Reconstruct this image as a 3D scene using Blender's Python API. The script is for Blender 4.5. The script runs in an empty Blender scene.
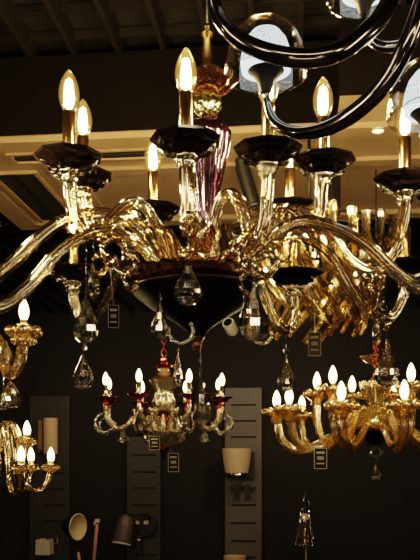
import bpy, bmesh, math, random
from mathutils import Vector, Matrix
random.seed(7)
PI = math.pi
sin, cos = math.sin, math.cos
COL = bpy.context.scene.collection
F, HX, HY, EYE = 800.0, 210.0, 460.0, 1.6
YAW = math.radians(6.0)

def P(x, y, d):                       # pixel + depth -> world point
    return Vector(((x - HX) / F * d, d, EYE + (HY - y) / F * d))
def UV(u, v, z=0):                    # room axes (turned 6 degrees) -> world
    return Vector((u * cos(YAW) + v * sin(YAW), -u * sin(YAW) + v * cos(YAW), z))
def ray_wall(x, y, v):                # point on the vertical plane v = const
    dx, dz = (x - HX) / F, (HY - y) / F
    t = v / (dx * sin(YAW) + cos(YAW))
    return Vector((dx * t, t, EYE + dz * t))
def ray_flat(x, y, z):
    t = (z - EYE) * F / (HY - y)
    return Vector(((x - HX) / F * t, t, z))
def to_uv(p):
    return (p.x * cos(YAW) - p.y * sin(YAW), p.x * sin(YAW) + p.y * cos(YAW))

# ------------------------------------------------------------------ materials
def mat(name):
    m = bpy.data.materials.new(name); m.use_nodes = True
    nt = m.node_tree; nt.nodes.clear()
    out = nt.nodes.new('ShaderNodeOutputMaterial')
    return m, nt, out
def node(nt, typ, **kw):
    n = nt.nodes.new(typ)
    for k, v in kw.items():
        n.inputs[k.replace('_', ' ')].default_value = v
    return n
def rgba(c): return (c[0], c[1], c[2], 1)
def principled(name, color, rough=.5, metal=0, noise=0, scale=20, coat=0, trans=0, spec=.5, bump=0):
    m, nt, out = mat(name)
    b = node(nt, 'ShaderNodeBsdfPrincipled')
    b.inputs['Base Color'].default_value = rgba(color)
    b.inputs['Roughness'].default_value = rough
    b.inputs['Metallic'].default_value = metal
    b.inputs['Coat Weight'].default_value = coat
    b.inputs['Coat Roughness'].default_value = .05
    b.inputs['Transmission Weight'].default_value = trans
    b.inputs['Specular IOR Level'].default_value = spec
    if noise or bump:
        tc = nt.nodes.new('ShaderNodeTexCoord')
        nz = node(nt, 'ShaderNodeTexNoise', Scale=scale, Detail=5.0)
        nt.links.new(tc.outputs['Object'], nz.inputs['Vector'])
        if noise:
            r = nt.nodes.new('ShaderNodeValToRGB')
            r.color_ramp.elements[0].position = .3; r.color_ramp.elements[1].position = .7
            r.color_ramp.elements[0].color = rgba([c * (1 - noise) for c in color])
            r.color_ramp.elements[1].color = rgba([min(1, c * (1 + noise)) for c in color])
            nt.links.new(nz.outputs['Fac'], r.inputs['Fac'])
            nt.links.new(r.outputs['Color'], b.inputs['Base Color'])
        if bump:
            bp = node(nt, 'ShaderNodeBump', Strength=bump)
            nt.links.new(nz.outputs['Fac'], bp.inputs['Height'])
            nt.links.new(bp.outputs['Normal'], b.inputs['Normal'])
    nt.links.new(b.outputs[0], out.inputs[0])
    return m
def glass(name, color, gloss_color, fac=.3, rough=.0, grough=.1, ior=1.5, clear=0.0):
    m, nt, out = mat(name)
    g = node(nt, 'ShaderNodeBsdfGlass', Color=rgba(color), Roughness=rough, IOR=ior)
    s = node(nt, 'ShaderNodeBsdfGlossy', Color=rgba(gloss_color), Roughness=grough)
    mx = node(nt, 'ShaderNodeMixShader', Fac=fac)
    nt.links.new(g.outputs[0], mx.inputs[1]); nt.links.new(s.outputs[0], mx.inputs[2])
    last = mx
    if clear:
        t = node(nt, 'ShaderNodeBsdfTransparent', Color=rgba(color))
        m2 = node(nt, 'ShaderNodeMixShader', Fac=clear)
        nt.links.new(mx.outputs[0], m2.inputs[1]); nt.links.new(t.outputs[0], m2.inputs[2])
        last = m2
    nt.links.new(last.outputs[0], out.inputs[0])
    return m
def thin_glass(name, tint, glow=(0, 0, 0), glow_s=0.0, ior=1.45, gl=1.0):
    m, nt, out = mat(name)
    t = node(nt, 'ShaderNodeBsdfTransparent', Color=rgba(tint))
    s = node(nt, 'ShaderNodeBsdfGlossy', Color=(1, .95, .85, 1), Roughness=.03)
    lw = node(nt, 'ShaderNodeLayerWeight', Blend=.5)
    pw = nt.nodes.new('ShaderNodeMath'); pw.operation = 'POWER'; pw.inputs[1].default_value = 3.0
    ml = nt.nodes.new('ShaderNodeMath'); ml.operation = 'MULTIPLY_ADD'; ml.inputs[1].default_value = .55 * gl; ml.inputs[2].default_value = .05 * gl
    nt.links.new(lw.outputs['Facing'], pw.inputs[0]); nt.links.new(pw.outputs[0], ml.inputs[0])
    mx = nt.nodes.new('ShaderNodeMixShader')
    nt.links.new(ml.outputs[0], mx.inputs[0])
    nt.links.new(t.outputs[0], mx.inputs[1]); nt.links.new(s.outputs[0], mx.inputs[2])
    last = mx
    if glow_s:
        e = node(nt, 'ShaderNodeEmission', Color=rgba(glow), Strength=glow_s)
        rr = nt.nodes.new('ShaderNodeMath'); rr.operation = 'MULTIPLY_ADD'; rr.inputs[1].default_value = -glow_s; rr.inputs[2].default_value = glow_s
        nt.links.new(lw.outputs['Facing'], rr.inputs[0]); nt.links.new(rr.outputs[0], e.inputs['Strength'])
        a = nt.nodes.new('ShaderNodeAddShader')
        nt.links.new(mx.outputs[0], a.inputs[0]); nt.links.new(e.outputs[0], a.inputs[1])
        last = a
    nt.links.new(last.outputs[0], out.inputs[0])
    return m
def emit(name, color, s, noise=False):
    m, nt, out = mat(name)
    e = node(nt, 'ShaderNodeEmission', Color=rgba(color), Strength=s)
    if noise:
        tc = nt.nodes.new('ShaderNodeTexCoord')
        v = node(nt, 'ShaderNodeTexVoronoi', Scale=330.0)
        v.feature = 'DISTANCE_TO_EDGE'
        r = nt.nodes.new('ShaderNodeValToRGB')
        r.color_ramp.elements[0].color = (.22, .27, .31, 1); r.color_ramp.elements[1].color = rgba(color)
        r.color_ramp.elements[0].position = .0; r.color_ramp.elements[1].position = .30
        nt.links.new(tc.outputs['Object'], v.inputs['Vector'])
        nt.links.new(v.outputs['Distance'], r.inputs['Fac'])
        nt.links.new(r.outputs['Color'], e.inputs['Color'])
    nt.links.new(e.outputs[0], out.inputs[0])
    return m

def tube_glass(name, core, edge, gloss_color, g0=.22, g1=.75, rough=.07, refr=.25):
    # blown tube glass: clear and tinted face on, dark and mirror bright at its grazing edges
    m, nt, out = mat(name)
    lw = node(nt, 'ShaderNodeLayerWeight', Blend=.5)
    r = nt.nodes.new('ShaderNodeValToRGB')
    r.color_ramp.elements[0].position = .15; r.color_ramp.elements[1].position = .75
    r.color_ramp.elements[0].color = rgba(core); r.color_ramp.elements[1].color = rgba(edge)
    nt.links.new(lw.outputs['Facing'], r.inputs[0])
    t = nt.nodes.new('ShaderNodeBsdfTransparent'); nt.links.new(r.outputs[0], t.inputs[0])
    gl = node(nt, 'ShaderNodeBsdfGlass', Roughness=.0, IOR=1.5); nt.links.new(r.outputs[0], gl.inputs[0])
    m0 = node(nt, 'ShaderNodeMixShader', Fac=refr)
    nt.links.new(t.outputs[0], m0.inputs[1]); nt.links.new(gl.outputs[0], m0.inputs[2])
    s = node(nt, 'ShaderNodeBsdfGlossy', Color=rgba(gloss_color), Roughness=rough)
    ma = nt.nodes.new('ShaderNodeMath'); ma.operation = 'MULTIPLY_ADD'; ma.inputs[1].default_value = g1 - g0; ma.inputs[2].default_value = g0
    nt.links.new(lw.outputs['Facing'], ma.inputs[0])
    mx = nt.nodes.new('ShaderNodeMixShader'); nt.links.new(ma.outputs[0], mx.inputs[0])
    nt.links.new(m0.outputs[0], mx.inputs[1]); nt.links.new(s.outputs[0], mx.inputs[2])
    nt.links.new(mx.outputs[0], out.inputs[0])
    return m
M = {}
M['tube'] = tube_glass('amber_tube_glass', (.94, .82, .60), (.20, .12, .05), (1, .91, .73), .36, .70, .07, .18)
M['tube_gold'] = tube_glass('gold_tube_glass', (.98, .85, .58), (.42, .24, .08), (1, .88, .62), .42, .72, .17, .15)
M['tube_pale'] = tube_glass('pale_tube_glass', (.97, .90, .78), (.38, .26, .16), (1, .92, .78), .46, .75, .17, .15)
M['pale_bright'] = glass('bright_pale_glass', (1, .94, .82), (1, .90, .70), .72, .02, .26)
M['tube_slat'] = tube_glass('slat_edge_glass', (.92, .82, .58), (.16, .10, .04), (1, .87, .60), .36, .75, .09, .2)
M['amber'] = glass('amber_glass', (1, .93, .78), (1, .86, .62), .42, .0, .09, clear=.22)
M['amber_deep'] = glass('deep_amber_glass', (1, .86, .58), (1, .77, .44), .46, .02, .12, clear=.12)
M['clear'] = glass('clear_crystal', (1, .99, .97), (1, .98, .95), .32, .0, .05, 1.56, clear=.12)
M['pale'] = glass('pale_gold_glass', (1, .93, .80), (1, .90, .72), .50, .02, .13)
M['slat'] = glass('slat_glass', (1, .93, .74), (1, .85, .55), .5, .02, .12)
M['dark'] = principled('dark_plum_glass', (.008, .005, .006), .09, coat=.3, spec=.5)
M['bowl'] = principled('black_glass', (.005, .004, .004), .38, spec=.2)
M['frill'] = glass('garnet_glass', (.45, .17, .13), (.80, .42, .30), .55, .03, .12)
M['red'] = glass('ruby_glass', (.70, .07, .06), (.75, .25, .18), .4, .03, .15)
M['purple'] = tube_glass('amethyst_glass', (.50, .30, .44), (.12, .04, .08), (.80, .58, .68), .25, .7, .08, .3)
M['iris'] = glass('gold_ball_glass', (.9, .85, .5), (.85, .82, .55), .5, .02, .1)
M['brass'] = principled('polished_brass', (.58, .34, .13), .2, 1)
M['gold'] = principled('gold_metal', (.85, .58, .22), .22, 1)
M['smoke'] = principled('smoked_chrome', (.30, .26, .23), .13, 1)
M['chrome'] = principled('bright_chrome', (.75, .72, .68), .06, 1)
M['black'] = principled('matt_black_metal', (.012, .011, .010), .45)
M['envelope'] = thin_glass('bulb_glass', (1, .92, .72), (1, .56, .13), .30)
M['filament'] = emit('hot_filament', (1, .76, .40), 560)
def ember():
    m, nt, out = mat('small_bulb_glow')
    lw = node(nt, 'ShaderNodeLayerWeight', Blend=.5)
    r = nt.nodes.new('ShaderNodeValToRGB')
    r.color_ramp.elements[0].position = .15; r.color_ramp.elements[1].position = .72
    r.color_ramp.elements[0].color = (1, .76, .38, 1); r.color_ramp.elements[1].color = (.03, .012, .002, 1)
    e = node(nt, 'ShaderNodeEmission', Strength=22.0)
    nt.links.new(lw.outputs['Facing'], r.inputs[0]); nt.links.new(r.outputs[0], e.inputs['Color']); nt.links.new(e.outputs[0], out.inputs[0])
    return m
M['ember'] = ember()
M['dome'] = thin_glass('smoke_dome_glass', (.90, .89, .87), gl=1.4)
M['frost'] = emit('crackled_lit_glass', (.86, .94, 1.0), 2.8, True)
M['ceil'] = principled('dark_ceiling_paint', (.004, .0034, .003), .9, noise=.2, scale=3)
M['grid'] = principled('dark_grid_metal', (.011, .009, .0075), .5)
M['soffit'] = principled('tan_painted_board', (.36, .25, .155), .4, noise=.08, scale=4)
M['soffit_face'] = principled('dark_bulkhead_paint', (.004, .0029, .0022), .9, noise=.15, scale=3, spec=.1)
M['wall'] = principled('dark_wall_paint', (.009, .0066, .005), .8, noise=.15, scale=2)
M['floor'] = principled('dark_floor_stone', (.05, .043, .036), .3, noise=.2, scale=4)
M['panel_dark'] = principled('dark_panel_metal', (.036, .033, .030), .5, noise=.08, scale=5)
M['panel'] = principled('grey_panel_metal', (.105, .095, .082), .5, noise=.08, scale=5)
M['slot'] = principled('slot_black', (.004, .003, .003), .9)
M['parch'] = principled('parchment_shade', (.66, .47, .28), .7, noise=.06, scale=15)
M['fabric'] = principled('grey_linen', (.62, .56, .48), .85, noise=.12, scale=90)
M['cream'] = principled('cream_enamel', (.78, .62, .38), .4)
M['wood'] = principled('oiled_beech', (.50, .22, .10), .45, noise=.25, scale=18)
M['walnut'] = principled('walnut_strip', (.30, .16, .08), .5, noise=.25, scale=18)
M['olive'] = principled('brown_enamel', (.12, .085, .06), .4)
M['white'] = principled('white_enamel', (.97, .93, .82), .5)
M['tag'] = principled('black_card', (.014, .012, .011), .8, spec=.1)
M['ink'] = principled('white_print', (.26, .24, .21), .6)
M['ink_dim'] = principled('dimmed_print', (.05, .046, .04), .7)  # same print darkened to offset glare from the cascade bulbs
M['counter'] = principled('dark_oak', (.05, .035, .024), .5, noise=.3, scale=10)
M['glow_disc'] = emit('disc_glow', (1, .82, .5), 8)

# ------------------------------------------------------------------ mesh tools
class MB:
    def __init__(s): s.v = []; s.f = []; s.mi = []
    def add(s, vs, fs, mi=0):
        o = len(s.v); s.v += [Vector(p) for p in vs]
        s.f += [[i + o for i in q] for q in fs]; s.mi += [mi] * len(fs)
        return s
    def box(s, c, sz, rot=0.0, mi=0, M4=None):
        hx, hy, hz = [k / 2 for k in sz]
        vs = [Vector((x, y, z)) for x in (-hx, hx) for y in (-hy, hy) for z in (-hz, hz)]
        m = Matrix.Rotation(rot, 3, 'Z')
        vs = [(m @ p) + Vector(c) for p in vs]
        if M4: vs = [M4 @ p for p in vs]
        return s.add(vs, [(0, 1, 3, 2), (4, 6, 7, 5), (0, 4, 5, 1), (2, 3, 7, 6), (0, 2, 6, 4), (1, 5, 7, 3)], mi)
    def lathe(s, prof, n=24, c=(0, 0, 0), rib=None, mi=0, sy=1.0, M4=None, twist=0.0):
        vs, fs = [], []
        c = Vector(c); k = len(prof)
        for i, (r, z) in enumerate(prof):
            for j in range(n):
                a = 2 * PI * j / n + twist * z
                rr = r * (rib(2 * PI * j / n, i / (k - 1)) if rib else 1)
                p = Vector((rr * cos(a), rr * sin(a) * sy, z))
                if M4: p = M4 @ p
                vs.append(p + c)
        for i in range(k - 1):
            for j in range(n):
                a, b = i * n + j, i * n + (j + 1) % n
                fs.append((a, b, b + n, a + n))
        if prof[0][0] > 1e-6: fs.append(tuple(range(n - 1, -1, -1)))
        if prof[-1][0] > 1e-6: fs.append(tuple((k - 1) * n + j for j in range(n)))
        return s.add(vs, fs, mi)
    def tube(s, pts, r, n=10, rib=0.0, ribs=6, twist=0.0, mi=0, sub=6, cap=True, closed=False):
        pts = [Vector(p) for p in pts]
        cr = catmull(pts, sub, closed) if sub > 1 else pts
        m = len(cr)
        rad = r if callable(r) else (lambda t: r)
        vs, fs = [], []
        T = []
        for i in range(m):
            if closed: t = cr[(i + 1) % m] - cr[i - 1]
            else: t = cr[min(i + 1, m - 1)] - cr[max(i - 1, 0)]
            T.append(t.normalized())
        ref = Vector((0, 0, 1)) if abs(T[0].z) < .9 else Vector((1, 0, 0))
        nrm = (ref - T[0] * ref.dot(T[0])).normalized()
        for i in range(m):
            nrm = (nrm - T[i] * nrm.dot(T[i]))
            if nrm.length < 1e-6: nrm = T[i].orthogonal()
            nrm.normalize(); b = T[i].cross(nrm)
            t = i / (m - 1)
            for j in range(n):
                a = 2 * PI * j / n
                rr = rad(t) * (1 + rib * cos(ribs * a))
                a2 = a + twist * t
                vs.append(cr[i] + nrm * (rr * cos(a2)) + b * (rr * sin(a2)))
        rng = m if closed else m - 1
        for i in range(rng):
            for j in range(n):
                a, bb = i * n + j, i * n + (j + 1) % n
                i2 = ((i + 1) % m) * n
                fs.append((a, bb, i2 + (j + 1) % n, i2 + j))
        if cap and not closed:
            fs.append(tuple(range(n - 1, -1, -1))); fs.append(tuple((m - 1) * n + j for j in range(n)))
        return s.add(vs, fs, mi)
    def ball(s, c, r, n=10, m=7, mi=0, sz=1.0):
        prof = [(r * sin(PI * i / m), -r * sz * cos(PI * i / m)) for i in range(m + 1)]
        prof[0] = (0, -r * sz); prof[-1] = (0, r * sz)
        return s.lathe(prof, n, c, mi=mi)
    def ring(s, c, R, r, ax='y', n=20, m=8, mi=0, a0=0, a1=2 * PI):
        pts = []
        full = abs(a1 - a0 - 2 * PI) < 1e-6
        k = n if full else n + 1
        for i in range(k):
            a = a0 + (a1 - a0) * i / n
            q = {'y': (cos(a), 0, sin(a)), 'z': (cos(a), sin(a), 0), 'x': (0, cos(a), sin(a))}[ax]
            pts.append(Vector(c) + R * Vector(q))
        return s.tube(pts, r, m, sub=1, closed=full, mi=mi)
    def mesh(s, name, mats, smooth=True, off=None, angle=None):
        me = bpy.data.meshes.new(name)
        vs = [p - off for p in s.v] if off is not None else s.v
        me.from_pydata([tuple(p) for p in vs], [], s.f)
        bm = bmesh.new(); bm.from_mesh(me)
        bmesh.ops.remove_doubles(bm, verts=bm.verts, dist=1e-6)
        bmesh.ops.recalc_face_normals(bm, faces=bm.faces)
        bm.to_mesh(me); bm.free()
        if not isinstance(mats, (list, tuple)): mats = [mats]
        for m in mats: me.materials.append(m)
        if len(me.polygons) == len(s.mi):
            me.polygons.foreach_set('material_index', s.mi)
        me.polygons.foreach_set('use_smooth', [smooth] * len(me.polygons))
        if smooth and angle:
            try: me.set_sharp_from_angle(angle=angle)
            except Exception: pass
        me.update()
        return me
def catmull(p, sub, closed=False):
    n = len(p); out = []
    rng = n if closed else n - 1
    for i in range(rng):
        if closed: a, b, c, d = p[i - 1], p[i], p[(i + 1) % n], p[(i + 2) % n]
        else: a, b, c, d = p[max(i - 1, 0)], p[i], p[i + 1], p[min(i + 2, n - 1)]
        for k in range(sub):
            t = k / sub
            out.append(.5 * ((2 * b) + (c - a) * t + (2 * a - 5 * b + 4 * c - d) * t * t + (3 * b - a - 3 * c + d) * t ** 3))
    if not closed: out.append(p[-1].copy())
    return out

def link(name, me, parent=None, loc=(0, 0, 0), rot=(0, 0, 0), scale=None):
    o = bpy.data.objects.new(name, me); COL.objects.link(o)
    o.parent = parent; o.location = loc; o.rotation_euler = rot
    if scale is not None: o.scale = (scale, scale, scale) if not hasattr(scale, '__len__') else scale
    return o
def tag(o, label, cat, group=None):
    o['label'] = label; o['category'] = cat
    if group: o['group'] = group
    return o
def thing(name, label, cat, loc, rotz=0, group=None):
    o = link(name, None, None, loc, (0, 0, rotz)); o.empty_display_size = .05
    return tag(o, label, cat, group)
def struct(o):
    o['kind'] = 'structure'; return o

# ------------------------------------------------------------------ shared pieces
SH = math.radians(35)
def bulb_mesh():
    m = MB(); prof = []
    for r, z in [(.0105, 0), (.0135, .004), (.0175, .012), (.0212, .022), (.0232, .034), (.0228, .045), (.0205, .057),
                 (.0165, .069), (.0115, .079), (.0062, .087), (.0025, .0915), (0, .093)]:
        prof.append((r, z))
    return m.lathe(prof, 18).mesh('bulb', M['envelope'])
def filament_mesh(name='filament', mt='filament', scale=1.0):
    m = MB()
    for k in range(5):
        a = 2 * PI * k / 5 + .3
        r0, r1 = .0066, .0040
        m.tube([(r0 * cos(a), r0 * sin(a), .013), (r0 * cos(a) * 1.12, r0 * sin(a) * 1.12, .035), (r1 * cos(a), r1 * sin(a), .063)], .0029, 6, sub=4)
    m.tube([(0, 0, .010), (0, 0, .058)], .004, 6, sub=1)
    return m.mesh(name, M[mt])
BULB = bulb_mesh(); FIL = filament_mesh()
def small_bulb_mesh():
    m = MB()
    m.lathe([(.006, 0), (.009, .004), (.0135, .014), (.0150, .024), (.0135, .036), (.009, .048), (.004, .057), (0, .062)], 12)
    return m.mesh('bulb', M['ember'])
SBULB = small_bulb_mesh()
SLEEVE = MB().lathe([(.0128, 0), (.0135, .002), (.0135, .094), (.012, .097), (.010, .098)], 20).mesh('candle_sleeve', M['brass'], angle=SH)

def petal(n, amp): return lambda a, t: 1 + amp * t * cos(n * a)
def poly(n): 
    w = 2 * PI / n
    return lambda a: cos(w / 2) / cos(((a + 1e-6) % w) - w / 2)
def dish_mesh():
    m = MB(); p9 = poly(9)
    f = lambda a, t: (p9(a) * 1.03 if t > .15 else 1)
    m.lathe([(.012, -.014), (.036, -.012), (.056, -.005), (.067, .003), (.0685, .007), (.064, .007), (.046, .003), (.020, .002), (.012, .002)], 36, rib=f)
    m.lathe([(.012, -.024), (.026, -.025), (.042, -.020), (.048, -.014), (.042, -.011), (.012, -.014)], 48, rib=lambda a, t: 1 + (.10 * cos(8 * a) if .2 < t < .9 else 0))
    return m.mesh('drip_pan', M['dark'], angle=math.radians(20))
DISH = dish_mesh()
def collar_mesh(mt='tube'):
    m = MB()
    m.lathe([(.008, -.052), (.0145, -.050), (.0175, -.043), (.015, -.038), (.020, -.032), (.024, -.024), (.020, -.021), (.008, -.022)], 32,
            rib=lambda a, t: 1 + .09 * cos(8 * a))
    return m.mesh('glass_collar', M[mt])
COLLAR = collar_mesh()
def drop_mesh(n=10, mt='clear'):
    m = MB()
    prof = [(0, 0), (.06, -.03), (.10, -.12), (.20, -.28), (.33, -.46), (.41, -.62), (.43, -.74), (.37, -.87), (.22, -.96), (0, -1)]
    m.lathe(prof, n, sy=.62)
    return m.mesh('crystal_drop', M[mt], smooth=False)
DROP = drop_mesh(); DROP_LONG = drop_mesh(8)
BEAD = MB().ball((0, 0, 0), 1, 8, 5).mesh('crystal_bead', M['clear'], smooth=False)

def pendant(root, x, y0, y1, w, d, chain=None, beads=(), name='crystal_drop'):
    """faceted pear drop with its wire and beads, hung from the fixture"""
    base = root.location
    h = (y1 - y0) / F * d
    o = link(name, DROP, root, P(x, y0, d) - base, (0, 0, random.uniform(-.5, .5)))
    k = (w / F * d) / (.86 * h)
    o.scale = (h * k, h * k * .9, h)
    if chain:
        m = MB().tube([P(chain[0], chain[1], d), P(x, y0, d)], .0009, 6, sub=1)
        link('hanging_wire', m.mesh('hanging_wire', M['chrome'], off=P(x, y0, d)), root, P(x, y0, d) - base)
    for (bx_, by_, br) in beads:
        link('crystal_bead', BEAD, root, P(bx_, by_, d) - base, (.3, .2, .4), br / F * d)
    return o

def chain_mesh(z0, z1, R=.011, r=.0022, mt='chrome'):
    m = MB(); z = z0; k = 0
    while z < z1:
        n = 12; pts = []
        for i in range(n):
            a = 2 * PI * i / n
            p = (R * .6 * cos(a), 0, z + R + R * 1.1 * sin(a)) if k % 2 == 0 else (0, R * .6 * cos(a), z + R + R * 1.1 * sin(a))
            pts.append(p)
        m.tube(pts, r, 5, sub=1, closed=True); z += R * 1.65; k += 1
    return m.mesh('hanging_chain', M[mt])
CEIL_Z = EYE + 1.32

# ================================================================== SETTING
SOF_Z = EYE + 1.05
RZ = -YAW
# ceiling and its open grid
c = link('ceiling', MB().box((0, 0, .05), (9, 10, .1)).mesh('ceiling', M['ceil'], False), None, UV(0, 2.8, CEIL_Z + .06), (0, 0, RZ)); struct(c)
g = MB()
for i in range(-16, 22):
    u = i * .145 + .02
    g.box((u, 0, 0), (.016, 9.6, .07))
for j in range(-32, 32):
    g.box((0, j * .15, .018), (9, .012, .03))
c = link('trim_1', g.mesh('ceiling_grid', M['grid'], False), None, UV(0, 2.8, CEIL_Z + .02), (0, 0, RZ)); struct(c)
# walls, floor
V_WALL = 7.0
c = link('wall_back', MB().box((0, .1, 1.6), (9.2, .2, 3.4)).mesh('wall_back', M['wall'], False), None, UV(0, V_WALL, 0), (0, 0, RZ)); struct(c)
c = link('wall_left', MB().box((-.1, 0, 1.6), (.2, 9.4, 3.4)).mesh('wall_left', M['wall'], False), None, UV(-4.5, 2.5, 0), (0, 0, RZ)); struct(c)
c = link('wall_right', MB().box((.1, 0, 1.6), (.2, 9.4, 3.4)).mesh('wall_right', M['wall'], False), None, UV(4.5, 2.5, 0), (0, 0, RZ)); struct(c)
c = link('floor', MB().box((0, 0, -.05), (9.2, 10, .1)).mesh('floor', M['floor'], False), None, UV(0, 2.4, 0), (0, 0, RZ)); struct(c)
# dropped soffit: tan underside, dark bulkhead face
uL = to_uv(ray_flat(16, 225, SOF_Z))[0]; vF = to_uv(ray_flat(100, 225, SOF_Z))[1]
vN = to_uv(ray_flat(100, 133, SOF_Z))[1]
uR, vN2 = to_uv(ray_flat(340, 97, SOF_Z))
s = MB()
HT = CEIL_Z - .015 - SOF_Z
s.box(((uL + 3.6) / 2, (vN + vF) / 2, SOF_Z + HT / 2 + .003), (3.6 - uL, vF - vN, HT))
s.box(((uR + 3.6) / 2, (vN2 + vN) / 2, SOF_Z + HT / 2 + .003), (3.6 - uR, vN - vN2, HT))
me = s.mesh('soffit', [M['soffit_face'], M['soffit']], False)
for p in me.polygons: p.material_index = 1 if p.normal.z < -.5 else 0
c = link('trim_2', me, None, (0, 0, 0), (0, 0, RZ)); struct(c)
# stepped border of the soffit
def uvp(x, y): return to_uv(ray_flat(x, y, SOF_Z))
s = MB()
a = uvp(52, 222); 
s.box(((uL + .06), (vN + vF) / 2, SOF_Z - .006), (.09, vF - vN - .02, .018))
s.box(((uL + .40), (vN + vF) / 2 + .05, SOF_Z - .004), (.10, vF - vN - .12, .014))
s.box(((uL + 1.6), vN + .05, SOF_Z - .006), (3.0, .08, .018))
s.box(((uL + 1.75), vN + .33, SOF_Z - .004), (2.6, .06, .014))
s.box(((uL + 1.6), vF - .045, SOF_Z - .006), (3.0, .07, .018))
c = link('trim_3', s.mesh('soffit_border', M['soffit'], False), None, (0, 0, 0), (0, 0, RZ)); struct(c)

def vent(name, label, u0, v0, u1, v1, horiz):
    cu, cv = (u0 + u1) / 2, (v0 + v1) / 2
    L, W = (u1 - u0, v1 - v0)
    t = thing(name, label, 'vent', UV(cu, cv, SOF_Z), RZ, None)
    fr = MB()
    fr.box((0, -W / 2, -.006), (L + .02, .012, .012)); fr.box((0, W / 2, -.006), (L + .02, .012, .012))
    fr.box((-L / 2, 0, -.006), (.012, W, .012)); fr.box((L / 2, 0, -.006), (.012, W, .012))
    link('frame', fr.mesh('frame', M['soffit'], False), t)
    link('slot', MB().box((0, 0, -.002), (L, W, .006)).mesh('slot', M['slot'], False), t)
    bl = MB()
    if horiz: bl.box((0, 0, -.006), (L, .008, .008))
    else: bl.box((0, 0, -.006), (.008, W, .008))
    link('louvre', bl.mesh('louvre', M['grid'], False), t)
a = uvp(14, 158); b = uvp(182, 151)
vent('ceiling_vent', 'long dark slot vent along the near edge of the tan soffit, upper left', a[0], b[1] - .05, b[0], b[1] + .03, True)
a = uvp(-6, 180)
vent('ceiling_vent', 'dark slot vent running away from us along the left edge of the tan soffit', uL + .14, vN + .3, uL + .30, vF - .10, False)

# glowing disc put in for a glossy light spot on the soffit
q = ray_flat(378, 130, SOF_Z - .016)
t = thing('soffit_glow_disc', 'small round glowing disc standing for a light spot on the tan soffit at right', 'light', q)
link('disc_ring', MB().ring((0, 0, -.003), .020, .003, 'z').mesh('disc_ring', M['soffit']), t)
link('lens', MB().lathe([(0, -.004), (.013, -.004), (.018, -.001), (.018, .002)], 20).mesh('lens', M['glow_disc']), t)  # the glowing disc itself, no fitting behind it

# ================================================================== MAIN CHANDELIER
D0 = 1.76
root = thing('glass_chandelier', 'large amber glass chandelier in the foreground with black drip pans and a black centre bowl', 'chandelier', P(196, 300, D0))
B = root.location.copy()
def axis_lathe(name, prof, mt, x=197, d=D0, n=32, rib=None, rt=root, smooth=True, twist=0.0):
    """prof: (half width px, y px) stacked about a vertical axis"""
    m = MB(); k = d / F
    c0 = P(x, HY, d)
    m.lathe([(r * k, (HY - y) * k) for r, y in prof], n, rib=rib, twist=twist)
    return link(name, m.mesh(name, M[mt], smooth, angle=math.radians(50)), rt, c0 - rt.location)
flute = lambda n, a: (lambda ang, t: 1 + a * cos(n * ang))
# centre bowl
axis_lathe('bowl', [(0, 336), (7, 335), (10, 332), (17, 326), (31, 317), (46, 308), (58, 300), (65, 294), (67, 291), (65, 289), (54, 290), (40, 294), (0, 296)], 'bowl', n=48)
axis_lathe('bowl_finial', [(0, 352), (3, 350), (5, 346), (3, 343), (6, 340), (8, 337), (5, 334), (0, 333)], 'brass', n=16)
axis_lathe('crown_frill', [(44, 293), (55, 289), (60, 283), (65, 276), (63, 273), (55, 278), (44, 282), (30, 284), (0, 285)], 'frill', n=96,
           rib=lambda a, t: 1 + .05 * cos(24 * a) * (1 if .2 < t < .8 else 0))
axis_lathe('arm_plate', [(0, 282), (30, 281), (36, 275), (34, 262), (24, 255), (16, 250), (0, 250)], 'amber', n=64, rib=flute(12, .06))
# amethyst column
axis_lathe('vase_column', [(6, 252), (9, 244), (9, 232), (8, 222), (12, 200), (17, 178), (22, 155), (25, 140), (25, 131), (20, 124), (11, 120), (0, 119)], 'purple',
           x=205, n=72, rib=flute(12, .06))
axis_lathe('column_ball', [(0, 121), (7, 119), (11, 114), (14, 107), (14, 101), (11, 95), (6, 92), (0, 91)], 'iris', x=207, n=48, rib=flute(12, .08))
axis_lathe('ruffled_disc', [(4, 93), (16, 92), (24, 86), (30, 80), (27, 79), (19, 84), (10, 83), (8, 76), (5, 70), (0, 69)], 'frill', x=208, n=72, rib=lambda a, t: 1 + .09 * cos(9 * a) * (1 if .1 < t < .7 else 0))
axis_lathe('upper_stem', [(4, 72), (6, 68), (4, 62), (5, 58), (4.5, 40), (6, 37), (7, 34), (4, 32), (2, 30), (3.2, 27), (1.5, 24), (0, 23)], 'brass', x=207, n=20)
m = MB().tube([P(207, 24, D0), P(207, -30, D0), Vector((P(207, 0, D0).x, D0, CEIL_Z + .02))], .0022, 6, sub=1)
link('hanging_rod', m.mesh('hanging_rod', M['black'], off=P(207, 24, D0)), root, P(207, 24, D0) - B)

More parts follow.
